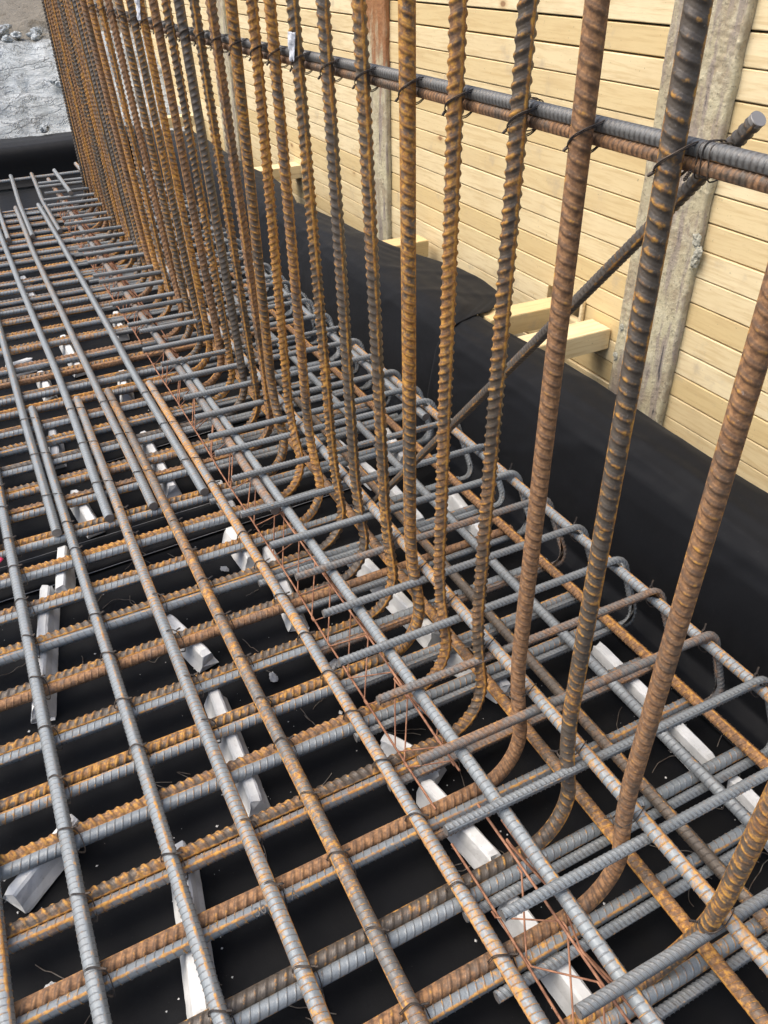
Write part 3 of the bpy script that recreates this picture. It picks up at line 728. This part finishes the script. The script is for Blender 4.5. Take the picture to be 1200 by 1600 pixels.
# ------------------------------------------------------------------ rock slope beyond
def slope(u, v):
    x = -9+u*13.0; t = v**1.6; y = 6.72+t*26
    h0 = .095
    d = y-6.72
    h = h0 + .62*min(d, 1.15) + .16*max(0, min(d-1.15, 4)) + .30*max(0, d-5.15)
    k = min(1, d/.35)
    r = mn.fractal(Vector((x*.9, y*1.2, 0)), .9, 2.1, 5)*.11 + .06*abs(nz(x, y, 4, 4)) + .035*nz(x, y, 1, 11)
    s = math.floor((h+r)*9)/9.0
    rr = (.55*(s-h)+.6*r) if d < 1.6 else r*.5
    return (x, y, h+k*rr)
o = link('rock_slope', grid_mesh('rock_slope', slope, 260, 170, True), (M_ROCK,)); tag(o, 'pale grey broken shale slope rising beyond the pit', None, None, 'structure')
import bmesh
def stone(x, y, r, seed, label):
    bm = bmesh.new(); bmesh.ops.create_icosphere(bm, subdivisions=3, radius=1.0)
    sx, sy, sz = rng.uniform(.8, 1.5), rng.uniform(.7, 1.1), rng.uniform(.45, .7)
    for v in bm.verts:
        n = mn.noise(v.co*1.3+Vector((seed, 0, 0)))*.5+.25*mn.noise(v.co*3.3+Vector((0, seed, 0)))
        c = v.co*(1+n); c.x = round(c.x*2.6)/2.6*.5+c.x*.5; c.z = round(c.z*3)/3*.6+c.z*.4
        v.co = Vector((c.x*r*sx, c.y*r*sy, c.z*r*sz))
    me = bpy.data.meshes.new('stone'); bm.to_mesh(me); bm.free()
    d = y-6.72; h = .095+.62*min(d, 1.15)+.16*max(0, min(d-1.15, 4))
    o = link('stone', me, (M_ROCK,), None, (x, y, h+r*.25)); o.rotation_euler = (0, 0, rng.uniform(0, 6))
    return tag(o, label, 'stone', 'loose stones on the slope')
for k in range(26):
    stone(rng.uniform(.1, 1.25), 6.95+rng.uniform(0, 1.5), rng.uniform(.025, .075), k*3.7, 'pale broken stone lying loose on the shale slope')

# ------------------------------------------------------------------ tie wires
def tie_mesh(name, loops, tail=None, r=.0009):
    parts = []
    for L in loops: parts.append(tube(spline(L, 7, True), r, 5))
    if tail is not None:
        a, b = np.array(tail[0], float), np.array(tail[1], float); d = b-a; l = np.linalg.norm(d); d /= l
        n = np.cross(d, [0.3, .5, .8]); n /= np.linalg.norm(n); m = np.cross(d, n)
        for ph in (0, math.pi):
            t = np.linspace(0, 1, 22); P = a+d*(t*l)[:, None]+.0013*(np.cos(t*16+ph)[:, None]*n+np.sin(t*16+ph)[:, None]*m)
            parts.append(tube(P, r, 5))
    V, F = join(parts); return mesh_np(name, V, F)
q = R_ST+.0028
def rail_tie(k):
    j = lambda: rng.normal(0, .0012)
    l1 = [(-q, j(), .001), (-q*.6, -q*.8, .010), (.008, -.0155, .017+j()), (.026, -.012, .0175), (.0345, -.004, .006), (.0345, .004, -.010), (.024, .010, -.020), (.008, .0125, -.0175), (-q*.6, q*.8, -.010)]
    l2 = [(x+.0006, y+.001, z-.0026) for x, y, z in l1]
    return tie_mesh('wire_tie', [l1, l2], ((-q*.9, .007, -.011), (-q*1.02, .0115+j(), -.0155)))
RT = [rail_tie(k) for k in range(4)]
GT = 'tie wires'
for i in range(24):
    x, y = starter_at(i, .853)
    me = RT[i % 4]
    o = link('wire_tie', me, () if me.materials else (M_TIE,), None, W(x, y, .8545)); tag(o, f'twisted wire tie holding the {ordinal(i+1)} upright from near to the rails', 'wire tie', 'wire ties along the rails')
# rail to brace tie
t = .008
L = [(-.0105, 0, .008), (.002, -.002, .0115), (.02, .0, .008), (.030, .003, -.008), (.018, .004, -.022), (-.004, .003, -.0255), (-.0105, .001, -.012)]
me = tie_mesh('wire_tie', [L, [(x, y-.006, z+.001) for x, y, z in L], [(x, y-.016+.01*z*10, z) for x, y, z in L]], ((-.014, .002, -.016), (-.02, .004, -.026)), .0009)
o = link('wire_tie', me, (M_TIE,), None, W(.535, .484, .861)); tag(o, 'dark double wire tie where the brace meets the rails', 'wire tie', 'wire ties along the rails')
L = [(x, y*1.0, z) for x, y, z in L]; me2 = me.copy()
o = link('wire_tie', me2, (), None, W(.535, .735, .861)); tag(o, 'dark wire tie binding only the two rails together between uprights', 'wire tie', 'wire ties along the rails')

# starters to the bar behind them
q2 = R_ST+.0027
def low_tie():
    j = lambda: rng.normal(0, .001)
    l1 = [(-q2, 0, j()), (-q2*.6, -q2*.8, .003), (.012, -.014, .009), (.036, -.006, .013), (.046, .002, .002), (.036, .008, -.012), (.012, .014, -.008), (-q2*.6, q2*.8, -.003)]
    return tie_mesh('wire_tie', [l1, [(x, y, z-.003) for x, y, z in l1]], ((-q2*.7, .01, -.003), (-q2*1.3, .02, -.008+j())))
LT = [low_tie() for _ in range(3)]
for i in range(16):
    x, y = starter_at(i, .108); me = LT[i % 3]
    o = link('wire_tie', me, () if me.materials else (M_TIE,), None, W(x, y, .108)); tag(o, f'thin wire tie low on the {ordinal(i+1)} upright from the near end', 'wire tie', 'wire ties low on the uprights')
# mat crossings
def mat_tie(dbl=0.0):
    R = R_M+.0025; j = lambda: rng.normal(0, .0012)
    l1 = [(-R-.002, .010, -.008), (-R*.75, .006, R*.65), (0, j(), R), (R*.75+dbl, -.006, R*.65), (R+.002+dbl, -.010, -.008), (R+dbl, -.03, -.034), (0, -.012, -.042), (-R, .018, -.036)]
    return tie_mesh('wire_tie', [l1, [(x, y-.0025, z+.0003) for x, y, z in l1]], ((R*.7, -.005, R*.8), (R*1.25, -.014+j()*2, R*1.5+j()*2)) if not dbl else None)
MT = [mat_tie() for _ in range(4)]; MD = mat_tie(.0306)
BN = ['leftmost','second','third','fourth','fifth']; BX = [-.126, -.006, .098, .196, .317]
def bx(b, y): return [np.interp(y, [0, 2.1], p) for p in ([-.126, -.126], [-.004, -.011], [.097, .112], [.195, .201], [.319, .312])][b]
ties = [(0, i) for i in range(1, 15)] + [(1, i) for i in (2, 4, 6, 8, 11)] + [(2, i) for i in (1, 4, 6, 9, 12)] + [(3, i) for i in (1, 3, 5, 7, 10)] + [(4, i) for i in (2, 3, 5, 7, 9)]
for n, (b, i) in enumerate(sorted(set(ties + [(1, i) for i in (1, 7, 9, 12)] + [(2, i) for i in (2, 3, 7, 8, 11)] + [(3, i) for i in (2, 4, 6, 8, 9, 11)] + [(4, i) for i in (1, 4, 6, 8, 10, 12)]))):
    y = PAIR[i]; me = MT[n % 4]
    o = link('wire_tie', me, () if me.materials else (M_TIE,), None, W(bx(b, y), y, 0)); o.rotation_euler = (0, 0, rng.uniform(-.15, .15))
    tag(o, f'wire tie where the {BN[b]} of the five near lengthwise bars crosses pair {ordinal(i+1)}', 'wire tie', 'wire ties at the mat crossings')
LX = [(-.0335, -.034), (.0755, .085), (.172, .1695), (.2875, .2825)]
n = 0
for b, (xa, xb) in enumerate(LX):
    for i in (13, 15, 17):
        y = PAIR[i]
        o = link('wire_tie', MD, () if MD.materials else (M_TIE,), None, W(np.interp(y, [1.5, 2.1], [xa, xb]), y, 0))
        tag(o, f'wire tie round both bars of the {BN[b]} splice at cross pair {ordinal(i+1)}', 'wire tie', 'wire ties round the lap splices')
# hairpin bends to the outer bar
def hp_tie():
    R = R_L+.0025
    l1 = [(-R-.003, 0, 0), (-R*.6, .008, R*.9), (0, .012, R+.016), (R*.8, .006, R*.9), (R, -.004, 0), (R*.6, -.010, -R*.8), (-R*.5, -.008, -R)]
    return tie_mesh('wire_tie', [l1, [(x, y+.002, z) for x, y, z in l1]], ((0, .012, R+.016), (.006, .016, R+.028)))
HT = hp_tie()
for i in (1, 2, 3, 4, 6, 8):
    o = link('wire_tie', HT, () if HT.materials else (M_TIE,), None, (.862*S, (UY[i]-.008)*S, ZL1)); tag(o, f'wire tie fixing the bend of hairpin {ordinal(i+1)} to the outer bar', 'wire tie', 'wire ties at the hairpin bends')

# ------------------------------------------------------------------ litter: wire offcuts, crumbs, scraps
for k in range(84):
    x, y = (rng.uniform(-.22, .5), rng.uniform(.25, 1.4)) if k < 64 else (rng.uniform(.55, .92), rng.uniform(.25, 1.0))
    L = rng.uniform(.04, .13); n = 7; a = rng.uniform(0, 6.28); cur = rng.normal(0, 7)
    p = np.array([0., 0, 0]); pts = [p.copy()]
    for i in range(n):
        a += cur*L/n+rng.normal(0, .12); p = p+np.array([math.cos(a), math.sin(a), 0])*L/n; pts.append(p.copy()+[0, 0, abs(rng.normal(0, .004))])
    if rng.random() < .25: pts += [pts[-1]+np.array([-.01, .012, .004]), pts[-3]+np.array([.004, .012, .003])]
    V, F = tube(spline(np.array(pts), 5), .0009, 5)
    o = link('wire_offcut', mesh_np('wire_offcut', V, F), (M_SCRAP,), None, (x*S, y*S, gz(x*S, y*S)+.0016))
    tag(o, 'thin bent wire offcut lying loose on the black membrane', 'wire offcut', 'loose wire offcuts on the membrane')
Vs = []; Fs = []
for k in range(380):
    if k < 280:
        c = SP[rng.integers(0, 12)]; t = rng.uniform(-.1, 1.1); x = c[0][0]+(c[1][0]-c[0][0])*t+rng.normal(0, .035); y = c[0][1]+(c[1][1]-c[0][1])*t+rng.normal(0, .035)
    else: x, y = rng.uniform(-.25, .9), rng.uniform(.2, 2.2)
    r = abs(rng.normal(0, .0013))+.0006
    if rng.random() < .02: r *= 2.6
    X, Y = x*S, y*S; z = gz(X, Y)+r*.6
    b = len(Vs); J = lambda: rng.uniform(.6, 1.3)*r
    Vs += [(X+J(), Y, z), (X, Y+J(), z), (X-J(), Y, z), (X, Y-J(), z), (X+r*.2, Y, z+J()*.7), (X, Y, z-r*.6)]
    Fs += [[b+4, b, b+1], [b+4, b+1, b+2], [b+4, b+2, b+3], [b+4, b+3, b]]
me = bpy.data.meshes.new('crumbs'); me.from_pydata(Vs, [], Fs); o = link('crumbs', me, (M_CRUMB,)); tag(o, 'white cement crumbs sprinkled over the black membrane', 'crumbs', None, 'stuff')
def chip(x, y, r, label):
    o = link('cement_chip', lump_mesh('cement_chip', [((0, 0, 0), (r*1.5, r, r*.6))], x*90), (M_CRUMB,), None, (x*S, y*S, r*.5)); o.rotation_euler = (0, 0, rng.uniform(0, 6)); tag(o, label, 'cement chip', 'broken chips of cement spacer')
chip(.246, .955, .0085, 'small white cement chip between the brown and yellow bars')
chip(.262, 1.29, .008, 'small white cement chip beside the yellow-speckled bar, farther off')
chip(-.19, .60, .006, 'tiny white cement chip at the lower left')
chip(.355, .93, .011, 'white wedge of broken spacer beside the truss')

def scrap(x, y, z, label, w, h):
    def f(u, v):
        a = (u-.5)*2.0
        R = R_ST+.0035+.004*nz(u*2+x*9, v*3, x*40, 1.3)+.002*nz(u*5, v*7, x*10, 2)
        taper = 1-.45*v
        ang = math.pi+.25+a*.85*w*taper
        return (R*math.cos(ang), R*math.sin(ang), (.5-v)*h+.003*nz(u*4, v*4, 1, 2))
    o = link('plastic_scrap', grid_mesh('plastic_scrap', f, 14, 20), (M_WHITE,), None, W(x, y, z)); m = o.modifiers.new('s', 'SOLIDIFY'); m.thickness = .0006
    tag(o, label, 'plastic scrap', 'torn white tape caught on uprights')
x, y = starter_at(9, .875); scrap(x, y, .876, 'torn white tape caught on an orange upright at the rails, nearer one', 1.1, .05)
x, y = starter_at(18, .885); scrap(x, y, .885, 'torn white tape caught on a far upright at the rails', 1.3, .06)
# red and white tag at the left edge
def f(u, v): return ((u-.5)*.06, (v-.5)*.026, .002*math.sin(u*5)+.0012)
o = link('warning_tag', None, (), None, W(-.168, 1.462, -.012)); 
me = grid_mesh('tag_sheet', f, 10, 6); s1 = link('tag_sheet', me, (M_RED,), o); m = s1.modifiers.new('s', 'SOLIDIFY'); m.thickness = .0008
def f2(u, v): return ((u-.5)*.058, (v-.5)*.010+.005, .002*math.sin(u*5)+.0026)
s2 = link('white_band', grid_mesh('white_band', f2, 10, 4), (M_WHITE,), o); m = s2.modifiers.new('s', 'SOLIDIFY'); m.thickness = .0004
o.rotation_euler = (.35, -.15, .75); tag(o, 'small red and white plastic tag at the left edge of the mat', 'tag')

# ------------------------------------------------------------------ camera
F_PX, PIT, ROL, YAW = 1219.8, .6291, .01856, .4618
c_, s_ = math.cos, math.sin
fwd = Vector((s_(YAW)*c_(PIT), c_(YAW)*c_(PIT), -s_(PIT))); right = Vector((c_(YAW), -s_(YAW), 0)); down = fwd.cross(right)
r2 = right*c_(ROL)+down*s_(ROL); d2 = down*c_(ROL)-right*s_(ROL)
cam = bpy.data.cameras.new('camera'); co = bpy.data.objects.new('camera', cam); COL.objects.link(co)
cam.sensor_fit = 'VERTICAL'; cam.sensor_height = 36; cam.lens = F_PX/1600*36; cam.clip_start = .02; cam.clip_end = 500
Mx = Matrix((r2, -d2, -fwd)).transposed().to_4x4(); Mx.translation = Vector(W(0, 0, 1.0)); co.matrix_world = Mx
sc.camera = co

# ------------------------------------------------------------------ light: bright overcast
w = bpy.data.worlds.new("World"); sc.world = w; w.use_nodes = True
nt = w.node_tree; sky = nt.nodes.new('ShaderNodeTexSky'); sky.sky_type = 'NISHITA'; sky.sun_disc = False
SE, SR = math.radians(58), math.radians(-75)
sky.sun_elevation = SE; sky.sun_rotation = SR; sky.air_density = 1.0; sky.dust_density = 3.5; sky.ozone_density = 1.0
bg = nt.nodes['Background']; nt.links.new(sky.outputs[0], bg.inputs[0]); bg.inputs[1].default_value = .15
su = bpy.data.lights.new('sun', 'SUN'); su.energy = 1.7; su.angle = math.radians(55); su.color = (1, .95, .87)
so = bpy.data.objects.new('sun', su); COL.objects.link(so)
dirv = Vector((math.sin(SR)*math.cos(SE), math.cos(SR)*math.cos(SE), math.sin(SE)))   # towards the sun
so.rotation_euler = dirv.to_track_quat('Z', 'Y').to_euler(); so.location = (-3, 2, 6)
sc.view_settings.view_transform = 'Standard'; sc.view_settings.look = 'None'; sc.view_settings.exposure = 0.82; sc.view_settings.gamma = 1.0
sc.cycles.max_bounces = 6
